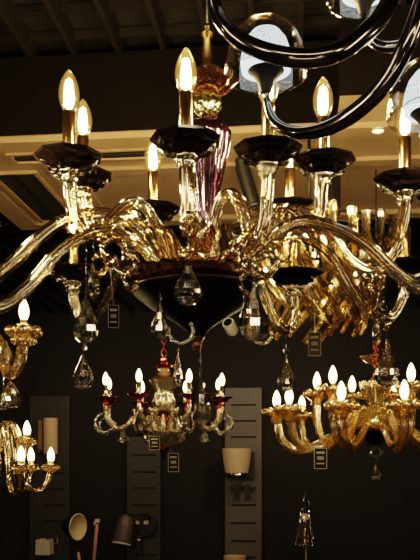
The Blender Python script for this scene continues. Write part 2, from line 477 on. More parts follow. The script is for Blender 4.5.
def main_arm(path, dish, d1, d0=1.74, r=.0125, upright=True, lit=True, dark=True):
    """traced px path from the hub outwards; depth slides from d0 to d1 along the run"""
    n = len(path); pts = []
    Ls = [0]
    for i in range(1, n): Ls.append(Ls[-1] + abs(path[i][0] - path[i - 1][0]) + 8)
    for i, p in enumerate(path):
        t = Ls[i] / Ls[-1]
        d = d0 + (d1 - d0) * min(1, t * 1.12)
        if len(p) > 2: d = p[2]
        pts.append(P(p[0], p[1], d))
    top = P(dish[0], dish[1], d1)
    pts.append(Vector((top.x, top.y, top.z - .036)))
    m = MB().tube(pts, lambda t: r * (.86 + .2 * min(1, t * 1.4)), 36, rib=.14, ribs=6, twist=1.6, sub=9)
    arm = link('arm', m.mesh('arm', M['tube'], off=top), root, top - B)
    z = Vector((0, 0, 0))
    link('drip_pan', DISH, arm, z, (0, 0, random.uniform(0, 6)))
    link('glass_collar', COLLAR, arm, z, (0, 0, random.uniform(0, 6)))
    link('candle_sleeve', SLEEVE, arm, z)
    if lit:
        link('bulb', BULB, arm, (0, 0, .096), (0, 0, 0), .95); link('filament', FIL, arm, (0, 0, .096), (0, 0, random.uniform(0, 3)))
    return arm
# (traced path, pan centre, depth of pan, depth at hub)
main_arm([(174, 270), (163, 238), (147, 209), (132, 203), (116, 214), (102, 232), (88, 235), (75, 218), (70, 195)], (69, 159), 1.64, 1.70)
main_arm([(214, 270), (213, 235), (219, 204), (230, 194), (241, 205), (249, 232), (258, 240), (265, 222), (267, 190)], (268, 152), 1.60, 1.68)
main_arm([(192, 262), (194, 232, 1.64), (192, 220, 1.60), (189, 232, 1.565), (187, 225, 1.545), (187, 190, 1.54)], (186, 143), 1.54, 1.68)
main_arm([(182, 266), (172, 238), (160, 230), (153, 238), (151, 228)], (153, 211), 1.98, 1.84)
main_arm([(170, 270), (150, 234), (126, 214), (106, 222), (94, 230), (88, 212), (84, 194)], (83, 178), 1.86, 1.76)
main_arm([(225, 266), (243, 238), (262, 224), (277, 236), (288, 234)], (290, 208), 1.98, 1.86)
main_arm([(228, 270), (252, 236), (276, 210), (296, 214), (312, 230), (321, 216), (322, 196)], (323, 163), 1.70, 1.76)
main_arm([(232, 274), (255, 240), (285, 214), (312, 214), (333, 238), (352, 262), (376, 271), (395, 250), (404, 216)], (405, 181), 1.77, 1.76)
main_arm([(165, 272), (142, 234), (116, 216), (88, 214), (58, 224), (30, 246), (2, 272), (-22, 284), (-38, 268), (-43, 240)], (-44, 205), 1.66, 1.74)
main_arm([(165, 276), (140, 246), (112, 230), (84, 236), (56, 255), (33, 282), (8, 303), (-14, 308), (-30, 290), (-34, 262)], (-35, 225), 1.52, 1.68)
main_arm([(232, 276), (262, 244), (300, 222), (340, 230), (370, 248), (400, 276), (425, 288), (444, 272), (450, 240)], (451, 200), 1.60, 1.70)
main_arm([(168, 278), (146, 250), (124, 262), (106, 300), (92, 322), (80, 318), (74, 300)], (73, 272), 2.02, 1.82, r=.0105)
main_arm([(232, 278), (265, 250), (300, 238), (330, 254), (352, 288), (372, 314), (390, 318), (402, 300)], (405, 266), 1.95, 1.78, r=.0105, lit=False)
main_arm([(222, 280), (246, 262), (262, 284), (276, 322), (288, 330), (296, 312)], (294, 276), 1.94, 1.80, r=.0105, lit=False)

# small scrolled ornaments around the hub: curls, leaves and flower cups
def scroll(x, y, d, R, a0, a1):
    m = MB(); pts = []
    for i in range(16):
        t = i / 15; a = a0 + (a1 - a0) * t; rr = R * (1 - .62 * t)
        pts.append(Vector((rr * cos(a), .004 * sin(3 * a), rr * sin(a))))
    m.tube(pts, lambda t: .0075 * (1 - .45 * t), 14, rib=.12, ribs=5, twist=4, sub=3)
    link('glass_scroll', m.mesh('glass_scroll', M['tube']), root, P(x, y, d) - B, (0, 0, random.uniform(-.9, .9)))
for (x, y, d, R, a0, a1) in [(190, 226, 1.52, .028, -1, 4.6), (128, 262, 1.62, .03, 3, 8.5), (112, 252, 1.7, .034, 0, 5.5),
                             (236, 262, 1.6, .03, 3.2, -2.5), (262, 262, 1.62, .034, 0, -5.5), (280, 250, 1.68, .03, 2, 7.5),
                             (250, 285, 1.64, .028, 1, 6.2), (132, 282, 1.64, .028, 1, 6.2), (98, 262, 1.72, .028, 4, 9),
                             (378, 286, 1.72, .022, 1, 6.8), (368, 278, 1.74, .018, 3, 8), (240, 244, 1.58, .024, 2, 7.4)]:
    scroll(x, y, d, R, a0, a1)
def leaf_mesh():
    m = MB(); vs = []; fs = []; n = 9
    for i in range(n):
        t = i / (n - 1); w = .013 * sin(PI * min(1, t * .95 + .05)) ** .7
        z = .075 * t; y = .03 * t * t
        for j, k in enumerate((-1, -.5, 0, .5, 1)): vs.append((w * k, y - .004 * (1 - abs(k)) + .002 * (j % 2), z))
    for i in range(n - 1):
        for j in range(4):
            a = i * 5 + j; fs.append((a, a + 1, a + 6, a + 5))
    k = len(vs); vs2 = [(x, y + .004, z) for x, y, z in vs]
    fs2 = [tuple(i + k for i in reversed(f)) for f in fs]
    m.add(vs + vs2, fs + fs2)
    return m.mesh('glass_leaf', M['amber'])
LEAF = leaf_mesh()
for k in range(13):
    a = 2 * PI * k / 13 + random.uniform(-.1, .1)
    rr = random.uniform(.075, .115)
    c0 = P(197, 268 + random.uniform(-6, 8), D0) - B
    o = link('glass_leaf', LEAF, root, c0 + Vector((rr * cos(a), rr * sin(a), 0)), (random.uniform(-.3, .1) - .5, 0, a + PI / 2 + PI))
# hook below the bowl and hanging crystals
m = MB().ring((0, 0, 0), .026, .0042, 'y', 24, 8, a0=PI * .9, a1=PI * 2.25)
link('glass_hook', m.mesh('glass_hook', M['clear']), root, P(181, 331, 1.70) - B)
m = MB().ring((0, 0, 0), .020, .0038, 'y', 20, 8, a0=PI * .6, a1=PI * 2.1)
link('glass_hook', m.mesh('glass_hook', M['amber']), root, P(262, 334, 1.66) - B)
pendant(root, 188, 261, 306, 29, 1.50, (189, 234), [(188, 257, 2.2), (189, 248, 2.5)])
pendant(root, 86, 296, 344, 27, 1.60, (86, 240), [(84, 348, 3.6)])
pendant(root, 93, 258, 300, 17, 1.66, (94, 236))
pendant(root, 83, 354, 390, 22, 1.60, (84, 344))
pendant(root, 160, 302, 341, 19, 1.66, (160, 284), [(161, 299, 2)])
pendant(root, 254, 282, 342, 30, 1.58, (255, 262), [(255, 279, 2.4)])
pendant(root, 286, 357, 392, 21, 1.80, (286, 336), [(286, 351, 3.4)])
pendant(root, 201, 366, 428, 20, 1.80, (200, 350), [(200, 342, 3.2), (200, 360, 2.4)])
pendant(root, 178, 352, 388, 11, 1.86, (178, 342), [(178, 349, 2.4)])
pendant(root, 387, 338, 388, 27, 1.85, (384, 300), [(384, 308, 3.5), (383, 317, 2.6), (386, 328, 3.5)])
pendant(root, 377, 312, 345, 12, 1.83, (378, 292), [(378, 305, 3)])
pendant(root, 243, 306, 324, 9, 1.62, (244, 290))

# ================================================================== SLATTED CASCADE BEHIND
DS = 2.62; ROFF = P(309, 250, DS)
t2 = thing('glass_cascade_chandelier', 'drum shaped chandelier of overlapping ribbed glass slats behind the black drip pans at right', 'chandelier', ROFF)
def slat_mesh(L, w, inward):
    m = MB(); vs = []; fs = []; n = 9; cs = [(-w, 0), (-w * .35, .010), (0, .004), (w * .35, .010), (w, 0), (0, -.008)]
    k = len(cs)
    for i in range(n):
        t = i / (n - 1); z = -L * t; x = -inward * t ** 1.7
        for (q, r) in cs: vs.append((x + r, q, z))
    for i in range(n - 1):
        for j in range(k):
            a = i * k + j; b = i * k + (j + 1) % k
            fs.append((a, b, b + k, a + k))
    fs.append(tuple(range(k))); fs.append(tuple((n - 1) * k + j for j in range(k)))
    return m.add(vs, fs).mesh('glass_slat', M['tube_slat'], True, angle=math.radians(30))
kz = DS / F
for (R, y0, y1, inw, cnt, w, tl) in [(.285, 232, 274, .03, 30, .018, .14), (.255, 250, 318, .07, 26, .016, .5), (.20, 270, 340, .07, 22, .015, .55)]:
    me = slat_mesh((y1 - y0) * kz, w, inw)
    for k in range(cnt):
        a = 2 * PI * k / cnt + random.uniform(-.03, .03)
        zz = (250 - y0) * kz + random.uniform(-.012, .012)
        link('glass_slat', me, t2, (R * cos(a), R * sin(a), zz), (tl * random.uniform(.8, 1.1), .0, a))
fr = MB()
for R, y0 in ((.28, 235), (.25, 253), (.195, 273)): fr.ring((0, 0, (250 - y0) * kz), R - .012, .006, 'z', 40, 6)
for k in range(4):
    a = PI / 2 * k
    fr.tube([(.27 * cos(a), .27 * sin(a), 15 * kz), (0, 0, 40 * kz)], .005, 6, sub=1)
    fr.tube([(.24 * cos(a), .24 * sin(a), -3 * kz), (.27 * cos(a), .27 * sin(a), 15 * kz)], .004, 6, sub=1)
    fr.tube([(.185 * cos(a), .185 * sin(a), -23 * kz), (.24 * cos(a), .24 * sin(a), -3 * kz)], .004, 6, sub=1)
link('frame', fr.mesh('frame', M['black']), t2)
link('hanging_rod', MB().tube([(0, 0, 38 * kz), (0, 0, SOF_Z - ROFF.z + .004)], .006, 8, sub=1).mesh('hanging_rod', M['black']), t2)
for k in range(5):
    a = 2 * PI * k / 5
    link('bulb', SBULB, t2, (.10 * cos(a), .10 * sin(a), .02), None or (PI, 0, 0))
for k in range(5):
    a = 2 * PI * k / 5; fr2 = MB()
    fr2.tube([(.10 * cos(a), .10 * sin(a), .02), (.10 * cos(a), .10 * sin(a), .08), (.25 * cos(a), .25 * sin(a), .0)], .006, 8, sub=3)
    link('lamp_holder', fr2.mesh('lamp_holder', M['black']), t2)

# ================================================================== SMOKED CHROME FIXTURE, TOP RIGHT
HUB = P(452, -70, 1.12)
t3 = thing('chrome_chandelier', 'smoked chrome chandelier with sweeping tube arms and clear dome shades at the top right', 'chandelier', HUB)
m = MB().lathe([(0, -.05), (.02, -.045), (.035, -.02), (.035, .04), (.02, .06), (.012, .07), (.012, .4), (.05, .41), (.055, .43), (0, .43)], 24)
zsc = (CEIL_Z - HUB.z + .0) / .43
mm = MB(); mm.v = [Vector((p.x, p.y, p.z * (zsc if p.z > .08 else 1))) for p in m.v]; mm.f = m.f; mm.mi = m.mi
link('hub', mm.mesh('hub', M['smoke'], angle=SH), t3)
def dome_parts(arm, off, R=.065):
    m = MB()
    pr = [(.06, 1.42), (.30, 1.38), (.55, 1.26), (.76, 1.03), (.90, .72), (.97, .36), (1, .06), (.99, .0), (.955, .0), (.955, .06), (.93, .36), (.86, .71), (.72, 1.0), (.52, 1.22), (.28, 1.34), (.06, 1.37)]
    m.lathe([(r * R, z * R * .97) for r, z in pr], 40)
    link('dome_shade', m.mesh('dome_shade', M['dome']), arm, off)
    m = MB(); r2 = R * .62
    m.lathe([(r2 * .96, .12 * R), (r2, .34 * R), (r2 * .94, .6 * R), (r2 * .80, .86 * R), (r2 * .55, 1.06 * R), (r2 * .24, 1.16 * R), (0, 1.18 * R)], 28)
    link('crackled_diffuser', m.mesh('crackled_diffuser', M['frost']), arm, off)
    m = MB()
    m.lathe([(.008, -.40 * R), (.010, -.30 * R), (.013, -.14 * R), (.024, .08 * R), (.036, .22 * R), (.037, .28 * R), (0, .28 * R)], 28)
    link('socket_cone', m.mesh('socket_cone', M['black'], angle=SH), arm, off)
def chrome_arm(path, r0, r1, tip=None, flat=1.0):
    pts = [P(*p) for p in path]
    m = MB().tube(pts, lambda t: r0 + (r1 - r0) * min(1, t * 2.2), 18, sub=10)
    b0 = pts[0]
    arm = link('arm', m.mesh('arm', M['smoke'], off=b0), t3, b0 - HUB)
    return arm, b0
# arm that carries the full dome
arm, b0 = chrome_arm([(267, 92, 1.20), (268, 106, 1.20), (277, 124, 1.18), (298, 133, 1.15), (328, 128, 1.12), (358, 110, 1.09), (386, 82, 1.06), (406, 46, 1.04), (420, 10, 1.04), (436, -36, 1.08), (452, -68, 1.12)], .0045, .0118)
dome_parts(arm, P(266, 76, 1.20) - b0, .062)
# arm that carries the dome cut by the right edge
arm, b0 = chrome_arm([(424, 132, 1.12), (425, 146, 1.12), (436, 160, 1.12), (456, 160, 1.13), (478, 130, 1.14), (480, 60, 1.14), (468, -20, 1.13), (455, -62, 1.12)], .0045, .0125)
dome_parts(arm, P(430, 118, 1.12) - b0, .060)
# broad arm sweeping in front of the dome
arm, b0 = chrome_arm([(214, -40, .98), (213, -14, .98), (217, 12, .98), (231, 33, .97), (258, 49, .96), (296, 58, .95), (332, 54, .95), (362, 36, .96), (384, 12, .98), (402, -28, 1.02), (430, -62, 1.08), (450, -70, 1.12)], .007, .0115)
dome_parts(arm, P(214, -52, .98) - b0, .060)
# rear thin arm at the right and its cup at the top
arm, b0 = chrome_arm([(364, 14, 1.34), (365, 28, 1.34), (373, 42, 1.33), (389, 47, 1.32), (408, 42, 1.30), (424, 24, 1.28), (438, -10, 1.22), (450, -50, 1.14)], .005, .0095)
dome_parts(arm, P(364, 0, 1.34) - b0, .062)

# ================================================================== GENERIC TIERED CHANDELIERS
def ring_chandelier(root, tiers, cs=1):
    for (n_ang, R, zt, prof, r, amat, rib, cup, sleeve, bulb, bscale, extra) in tiers:
        pts = [Vector((p[0] * R, 0, p[1])) for p in prof] + [Vector((R, 0, zt - .004))]
        arm_me = MB().tube(pts, r, 20, rib=rib, ribs=5, twist=.9, sub=8).mesh('arm', M[amat])
        for a in n_ang:
            arm = link('arm', arm_me, root, (0, 0, 0), (0, 0, a))
            link('drip_cup', cup, arm, (R, 0, zt), (0, 0, 0), cs)
            if sleeve: link('candle_sleeve', sleeve, arm, (R, 0, zt))
            link('bulb', bulb, arm, (R, 0, zt + bscale[1]), (0, 0, 0), bscale[0])
            for (nm, me, loc, sc) in extra: link(nm, me, arm, loc, (0, 0, 0), sc)
def ang_for(root, R, px, side):
    # bearing on a ring of radius R seen at a given bearing from the eye, on its near or far half
    best = None
    for i in range(0, 720):
        a = PI * 2 * i / 720
        if side * sin(a) > .02: continue
        x, y = root.x + R * cos(a), root.y + R * sin(a)
        e = abs(HX + x / y * F - px)
        if best is None or e < best[0]: best = (e, a)
    return best[1]
NEAR, FAR = 1, -1
def lathe_part(root, name, prof, mt, n=24, rib=None, loc=(0, 0, 0)):
    return link(name, MB().lathe(prof, n, rib=rib).mesh(name, M[mt], angle=math.radians(50)), root, loc)

# --- small red and clear chandelier, centre
DC = 3.6; kc = DC / F
CB = P(164, 400, DC)
t4 = thing('small_chandelier', 'small pale glass chandelier with ruby red drip pans and candles below the black bowl', 'chandelier', CB)
R4 = 61 * kc
cup4 = MB().lathe([(.008, -.036), (.016, -.030), (.011, -.022), (.014, -.012), (.030, -.004), (.046, .002), (.047, .006), (.03, .004), (.008, .004)], 24, rib=lambda a, t: 1 + .05 * cos(6 * a)).mesh('drip_cup', M['red'])
slv4 = MB().lathe([(.011, 0), (.0115, .002), (.0115, .055), (.009, .058)], 12).mesh('candle_sleeve', M['pale'])
loop4 = MB().ring((0, 0, 0), 9 * kc, .008, 'y', 24, 8, a0=-PI * 1.1, a1=PI * .55).mesh('glass_loop', M['clear'])
flow4 = MB().lathe([(.006, -.02), (.016, -.008), (.024, .006), (.014, .012), (0, .012)], 20, rib=lambda a, t: 1 + .18 * cos(5 * a)).mesh('glass_flower', M['pale'])
prof4 = [(.20, -.128), (.34, -.085), (.46, -.07), (.58, -.095), (.70, -.125), (.84, -.128), (.95, -.10), (1.0, -.06)]
ring_chandelier(t4, [([PI / 8 + PI / 4 * k + .06 for k in range(8)], R4, 0, prof4, .0105, 'tube_pale', .12, cup4, slv4, SBULB, (.95, .055),
                      [('glass_loop', loop4, (R4 + .008, 0, -.11), None), ('glass_flower', flow4, (R4 * .46, .0, -.055), None), ('crystal_drop', DROP, (R4 * .72, 0, -.135), .06)])])
def kp(prof, y0, k): return [(r * k, (y0 - y) * k) for r, y in prof]
lathe_part(t4, 'bowl', kp([(0, 447), (6, 446), (14, 443), (19, 438), (21, 432), (18, 430), (8, 431), (0, 431)], 400, kc), 'pale_bright', 32, flute(10, .06))
lathe_part(t4, 'bowl_finial', kp([(0, 459), (1.5, 457), (2, 453), (5, 450), (5, 448), (2, 446), (0, 446)], 400, kc), 'red', 16)
lathe_part(t4, 'lower_column', kp([(4, 431), (4, 424), (7, 421), (6, 416), (3, 413), (6, 409), (0, 408)], 400, kc), 'red', 20)
lathe_part(t4, 'vase_body', kp([(6, 412), (10, 408), (12, 402), (9, 396), (9, 391), (13, 384), (14.5, 380), (10, 377), (6, 374), (0, 373)], 400, kc), 'pale_bright', 40, flute(8, .07))
lathe_part(t4, 'upper_column', kp([(4, 375), (7, 373), (4, 371), (6, 369), (3, 367), (0, 366)], 400, kc), 'pale_bright', 20)
lathe_part(t4, 'red_disc', kp([(3, 369), (9, 368), (10, 366), (3, 365), (4, 362), (7, 361), (7, 359.5), (2, 358), (0, 357)], 400, kc), 'red', 24, lambda a, t: 1 + .06 * cos(6 * a))
link('hanging_chain', chain_mesh(43 * kc, CEIL_Z - CB.z, .018, .0038, 'red'), t4)
for k in range(12):
    a = 2 * PI * k / 12
    lathe_part(t4, 'glass_leaf', [(.003, -.02), (.013, .01), (.010, .04), (.003, .065), (0, .066)], 'pale_bright', 8, None, (.075 * cos(a), .075 * sin(a), -.135))

# --- gold chandelier, right
DG = 2.9; kg = DG / F
GB = P(376, 420, DG)
t5 = thing('gold_chandelier', 'golden amber two tier chandelier with a fluted bell column at right', 'chandelier', GB)
m = MB(); m.lathe([(.010, -.034), (.019, -.030), (.016, -.020), (.026, -.012), (.034, -.002), (.036, .008), (.028, .006), (.010, .002)], 28, rib=flute(7, .06))
for k in range(7):
    a = 2 * PI * k / 7
    m.ball((.036 * cos(a), .036 * sin(a), .004), .0135, 10, 7)
cup5 = m.mesh('drip_cup', M['tube_gold'])
slv5 = MB().lathe([(.010, 0), (.011, .002), (.011, .022), (.009, .024)], 12).mesh('candle_sleeve', M['gold'])
Ri, Ro = 60 * kg, 99 * kg
inner = [ang_for(GB, Ri, x, sd) for x, sd in ((333, NEAR), (317, FAR), (411, NEAR), (434, NEAR), (395, FAR), (352, FAR))]
outer = [ang_for(GB, Ro, x, sd) for x, sd in ((289, NEAR), (276, FAR), (302, FAR), (341, NEAR), (404, NEAR), (468, NEAR), (474, FAR), (450, FAR))]
zi, zo = (420 - 393) * kg, (420 - 413) * kg
profi = [(.16, .0), (.30, .035), (.45, .02), (.60, -.045), (.74, -.085), (.88, -.075), (.97, -.03), (1.0, .03)]
profo = [(.12, -.03), (.26, -.025), (.42, -.055), (.58, -.09), (.72, -.105), (.86, -.098), (.96, -.06)]
ring_chandelier(t5, [(inner, Ri, zi, profi, .0155, 'tube_gold', .13, cup5, slv5, SBULB, (1.05, .022), []),
                     (outer, Ro, zo, profo, .0155, 'tube_gold', .13, cup5, slv5, SBULB, (1.05, .022), [])], 1.2)
lathe_part(t5, 'bell_column', kp([(6, 414), (8, 410), (9, 402), (13.5, 392), (16, 385), (16, 382), (11, 381), (7, 377), (0, 376)], 420, kg), 'tube_gold', 60, flute(10, .08))
lathe_part(t5, 'hub', kp([(0, 431), (9, 430), (11, 427), (11, 418), (9, 415), (6, 413), (0, 413)], 420, kg), 'tube_gold', 32, flute(8, .05))
lathe_part(t5, 'lower_bowl', kp([(0, 446), (6, 445), (16, 439), (22, 432), (20, 430), (0, 430)], 420, kg), 'dark', 32, flute(12, .05))
lathe_part(t5, 'bottom_finial', kp([(0, 462), (2, 460), (3, 457), (9, 453), (9, 451), (4, 449), (5, 446), (0, 445)], 420, kg), 'clear', 16, lambda a, t: 1 + .08 * cos(6 * a))
o = link('crystal_drop', DROP, t5, (0, 0, (420 - 461) * kg)); o.scale = (.045, .04, 20 * kg)
lathe_part(t5, 'upper_stem', kp([(3, 377), (4, 372), (2.5, 368), (4, 364), (2.5, 350), (3.5, 346), (0, 345)], 420, kg), 'red', 16)
lathe_part(t5, 'upper_dish', kp([(3, 365), (10, 362), (16, 357), (15, 356), (8, 359), (3, 360)], 420, kg), 'amber', 32, lambda a, t: 1 + .1 * cos(6 * a))
link('hanging_chain', chain_mesh(74 * kg, .40, .016, .0034, 'red'), t5)
link('hanging_rod', MB().tube([(0, 0, .40), (0, 0, CEIL_Z - GB.z)], .003, 8, sub=1).mesh('hanging_rod', M['black']), t5)

# --- lower left chandelier
DL = 2.8; kl = DL / F
LB = P(-4, 470, DL)
t6 = thing('amber_chandelier', 'amber glass chandelier with beaded candle cups cut off at the lower left edge', 'chandelier', LB)
def beaded_cup(mt):
    m = MB()
    m.lathe([(.008, -.022), (.016, -.020), (.022, -.012), (.026, .0), (.031, .007), (.028, .010), (.008, .002)], 24)
    for k in range(9):
        a = 2 * PI * k / 9
        m.ball((.027 * cos(a), .027 * sin(a), -.004), .0085, 8, 5)
    return m.mesh('drip_cup', M[mt])
cup6 = beaded_cup('amber'); slv6 = slv5
Ru, Rl = 32 * kl, 56 * kl
up = [ang_for(LB, Ru, 27, NEAR), PI * .62, PI, PI * 1.4]
lo = [ang_for(LB, Rl, 51, FAR), ang_for(LB, Rl, 21, NEAR), ang_for(LB, Rl, 31, FAR), ang_for(LB, Rl, -20, NEAR), ang_for(LB, Rl, -12, FAR), PI]
profu = [(.10, .08), (.25, .15), (.50, .165), (.66, .12), (.76, .05), (.86, .035), (.96, .06)]
profl = [(.06, .06), (.14, .135), (.28, .165), (.41, .13), (.47, .04), (.52, -.035), (.64, -.072), (.82, -.072), (.95, -.035)]
ring_chandelier(t6, [(up, Ru, 29 * kl, profu, .0095, 'tube', .12, cup6, slv6, SBULB, (.95, .014), []),
                     (lo, Rl, 3 * kl, profl, .0095, 'tube', .12, cup6, slv6, SBULB, (.95, .014), [])])
lathe_part(t6, 'centre_column', kp([(0, 500), (2, 498), (4, 494), (2, 490), (5, 482), (6, 470), (4, 455), (3, 448), (5, 438), (7, 430), (4, 424), (2, 415), (0, 414)], 470, kl), 'tube', 40, flute(8, .06))
link('hanging_rod', MB().tube([(0, 0, 56 * kl), (0, 0, CEIL_Z - LB.z)], .004, 8, sub=1).mesh('hanging_rod', M['black']), t6)

# --- upper left chandelier
DU = 2.5; ku = DU / F
UB = P(-22, 350, DU)
t7 = thing('amber_chandelier', 'amber glass chandelier cut off at the left edge, with one large beaded candle cup', 'chandelier', UB)
m = MB(); m.lathe([(.012, -.06), (.024, -.055), (.018, -.045), (.034, -.03), (.05, -.012), (.045, .0), (.02, .0)], 28, rib=flute(8, .07))
for k in range(8):
    a = 2 * PI * k / 8
    m.ball((.044 * cos(a), .044 * sin(a), -.012), .016, 10, 6); m.ball((.03 * cos(a + .4), .03 * sin(a + .4), -.042), .011, 8, 5)
cup7 = m.mesh('drip_cup', M['tube_gold'])
R7 = 52 * ku
prof7 = [(.18, -.02), (.28, .04), (.42, .03), (.56, -.045), (.70, -.078), (.85, -.06), (.96, -.005)]
ring_chandelier(t7, [([ang_for(UB, R7, 24, NEAR), 1.8, 2.7, 3.6, 4.7], R7, 20 * ku, prof7, .0165, 'tube_gold', .14, cup7, slv5, SBULB, (1.15, .02), [
    ('crystal_drop', DROP, (R7 * .72, 0, -.095), .09)])])
lathe_part(t7, 'centre_column', kp([(0, 420), (4, 416), (3, 408), (8, 398), (14, 385), (12, 370), (9, 355), (14, 335), (17, 318), (10, 304), (4, 300), (0, 299)], 350, ku), 'amber_deep', 40, flute(8, .06))
link('hanging_chain', chain_mesh(51 * ku, CEIL_Z - UB.z - .02, .016, .003, 'gold'), t7)
for (x, y, h) in ((3, 392, 18), (-8, 380, 22), (6, 340, 24)):
    w = P(x, y, DU - .12) - UB
    o = link('crystal_drop', DROP, t7, w); o.scale = (h * ku * .62, h * ku * .5, h * ku)
m = MB()
for (x, y) in ((3, 392), (-8, 380)):
    w = P(x, y, DU - .12) - UB
    m.tube([w, w + Vector((0, 0, .05)), Vector((R7 * .4, -.06, -.02))], .0015, 5, sub=3)
link('hanging_wire', m.mesh('hanging_wire', M['chrome']), t7)

# ================================================================== BACK WALL DISPLAY
VP_ = V_WALL - .03
def wall_panel(x0, x1, ytop, slots, sx0, sx1, label, mt='panel_dark', zbot=.0):
    a = ray_wall(x0, ytop, VP_); b = ray_wall(x1, ytop, VP_)
    w = (b - a).length; h = a.z - zbot
    c0 = (a + b) / 2
    t = thing('display_board', label, 'panel', Vector((c0.x, c0.y, zbot)), RZ)
    m = MB().box((0, 0, h / 2), (w, .05, h)); me = m.mesh('panel', M[mt], False)
    o = link('panel', me, t)
    md = o.modifiers.new('bevel', 'BEVEL'); md.width = .006; md.segments = 2
    for y in slots:
        p0 = ray_wall(sx0, y, VP_ - .03); p1 = ray_wall(sx1, y, VP_ - .03)
        q = (p0 + p1) / 2 - c0
        loc = Matrix.Rotation(YAW, 3, 'Z') @ Vector((q.x, q.y, 0))
        L = (p1 - p0).length
        link('slot', MB().box((0, 0, 0), (L, .012, .013)).mesh('slot', M['slot'], False), t, (loc.x, -.022, p0.z - zbot))
    return t
wall_panel(30, 70, 396, [473, 489, 505, 521], 44, 65, 'grey slotted display board on the back wall behind the lower left chandelier')
wall_panel(127, 161, 437, [455, 472, 488, 505, 521, 537, 555], 133, 156, 'grey slotted display board on the back wall carrying the brown bell lamp')
wall_panel(225, 262, 388, [405, 421, 437, 488, 505, 523, 541, 557], 231, 256, 'grey slotted display board on the back wall carrying the cream glass shade', 'panel')

VF_ = V_WALL - .065
def onwall(x, y, off=0.0): return ray_wall(x, y, VF_ - off)
kw = V_WALL / F
# parchment half cylinder sconce
q = onwall(52, 454)
t = thing('wall_sconce', 'tall parchment cylinder sconce with a walnut back strip beside the lower left chandelier', 'lamp', q, RZ)
hh = 36 * kw
link('shade', MB().lathe([(7.2 * kw, 0), (7.4 * kw, .01), (7.4 * kw, hh - .01), (7.2 * kw, hh), (6.9 * kw, hh), (6.9 * kw, 0)], 32).mesh('shade', M['parch'], angle=SH), t, (.01, -.075, 0))
m = MB().box((-11 * kw, -.02, hh * .5), (4.2 * kw, .04, hh * .9)); link('back_strip', m.mesh('back_strip', M['walnut'], False), t)
m = MB().box((-4 * kw, -.03, .03), (18 * kw, .02, .02)); link('bracket', m.mesh('bracket', M['brass'], False), t)
# square linen sconce
q = onwall(48, 553)
t = thing('wall_sconce', 'square grey linen sconce on a chrome bracket at the bottom of the left panel', 'lamp', q, RZ)
m = MB(); m.lathe([(7.4 * kw * 1.414, 0), (7.0 * kw * 1.414, 15 * kw), (6.8 * kw * 1.414, 15 * kw), (7.1 * kw * 1.414, 0)], 4, M4=Matrix.Rotation(PI / 4, 4, 'Z'))
link('shade', m.mesh('shade', M['fabric'], False), t, (0, -.095, 0))
m = MB(); 
m.box((.03, -.01, 16 * kw), (15 * kw, .02, 1.3 * kw)); m.box((.03, -.01, 10 * kw), (15 * kw, .02, 1.3 * kw)); m.box((.03 - 7 * kw, -.01, 13 * kw), (1.3 * kw, .02, 7 * kw)); m.box((.03 + 7 * kw, -.01, 13 * kw), (1.3 * kw, .02, 7 * kw))
m.tube([(.03, -.01, 15 * kw), (.02, -.06, 15.5 * kw), (0, -.095, 13 * kw)], .005, 6, sub=4)
link('bracket', m.mesh('bracket', M['chrome'], False), t)
# brown bell wall lamp
q = onwall(141, 528)
t = thing('wall_lamp', 'brown bell shaped wall lamp with a pale rim hanging on the second slotted panel', 'lamp', q, RZ)
tilt = Matrix.Rotation(math.radians(8), 4, 'Y') @ Matrix.Rotation(math.radians(-14), 4, 'X')
m = MB(); m.lathe([(9.5 * kw, -15 * kw), (9.3 * kw, -8 * kw), (8.6 * kw, 2 * kw), (7.2 * kw, 10 * kw), (4.5 * kw, 14 * kw), (0, 15 * kw)], 32, M4=tilt)
link('shade', m.mesh('shade', M['olive'], angle=SH), t, (-14 * kw, -.13, 0))
m = MB(); m.lathe([(9.7 * kw, -15.5 * kw), (9.7 * kw, -14.5 * kw), (8.9 * kw, -14.5 * kw), (0, -15 * kw)], 32, M4=tilt)
link('shade_rim', m.mesh('shade_rim', M['white']), t, (-14 * kw, -.13, 0))
m = MB(); m.tube([(9 * kw, -.01, 6 * kw), (8 * kw, -.08, 14 * kw), (-4 * kw, -.13, 15 * kw), (-13 * kw, -.13, 13 * kw)], .008, 8, sub=5)
link('arm', m.mesh('arm', M['black']), t)
m = MB().lathe([(11 * kw, 0), (11 * kw, .02), (10 * kw, .03), (0, .03)], 28, M4=Matrix.Rotation(PI / 2, 4, 'X'))
link('wall_plate', m.mesh('wall_plate', M['black'], angle=SH), t, (6 * kw, 0, 2 * kw))
m = MB(); m.box((-2.5 * kw, -.04, 6 * kw), (3.5 * kw, .02, 3.4 * kw)); m.box((6 * kw, -.04, 6 * kw), (4.5 * kw, .02, 3.6 * kw)); m.box((-22 * kw, -.02, 6 * kw), (2 * kw, .02, 4 * kw))
link('rocker_switch', m.mesh('rocker_switch', M['fabric'], False), t)
m = MB(); m.tube([(-.5 * kw, -.05, 4 * kw), (-.5 * kw, -.05, -10 * kw)], .003, 6, sub=1); m.box((-.5 * kw, -.05, -14 * kw), (4.6 * kw, .025, 15 * kw)); m.box((-.5 * kw, -.066, -11 * kw), (3.4 * kw, .005, 1.6 * kw), mi=1)
link('pull_switch', m.mesh('pull_switch', [M['black'], M['fabric']], False), t)
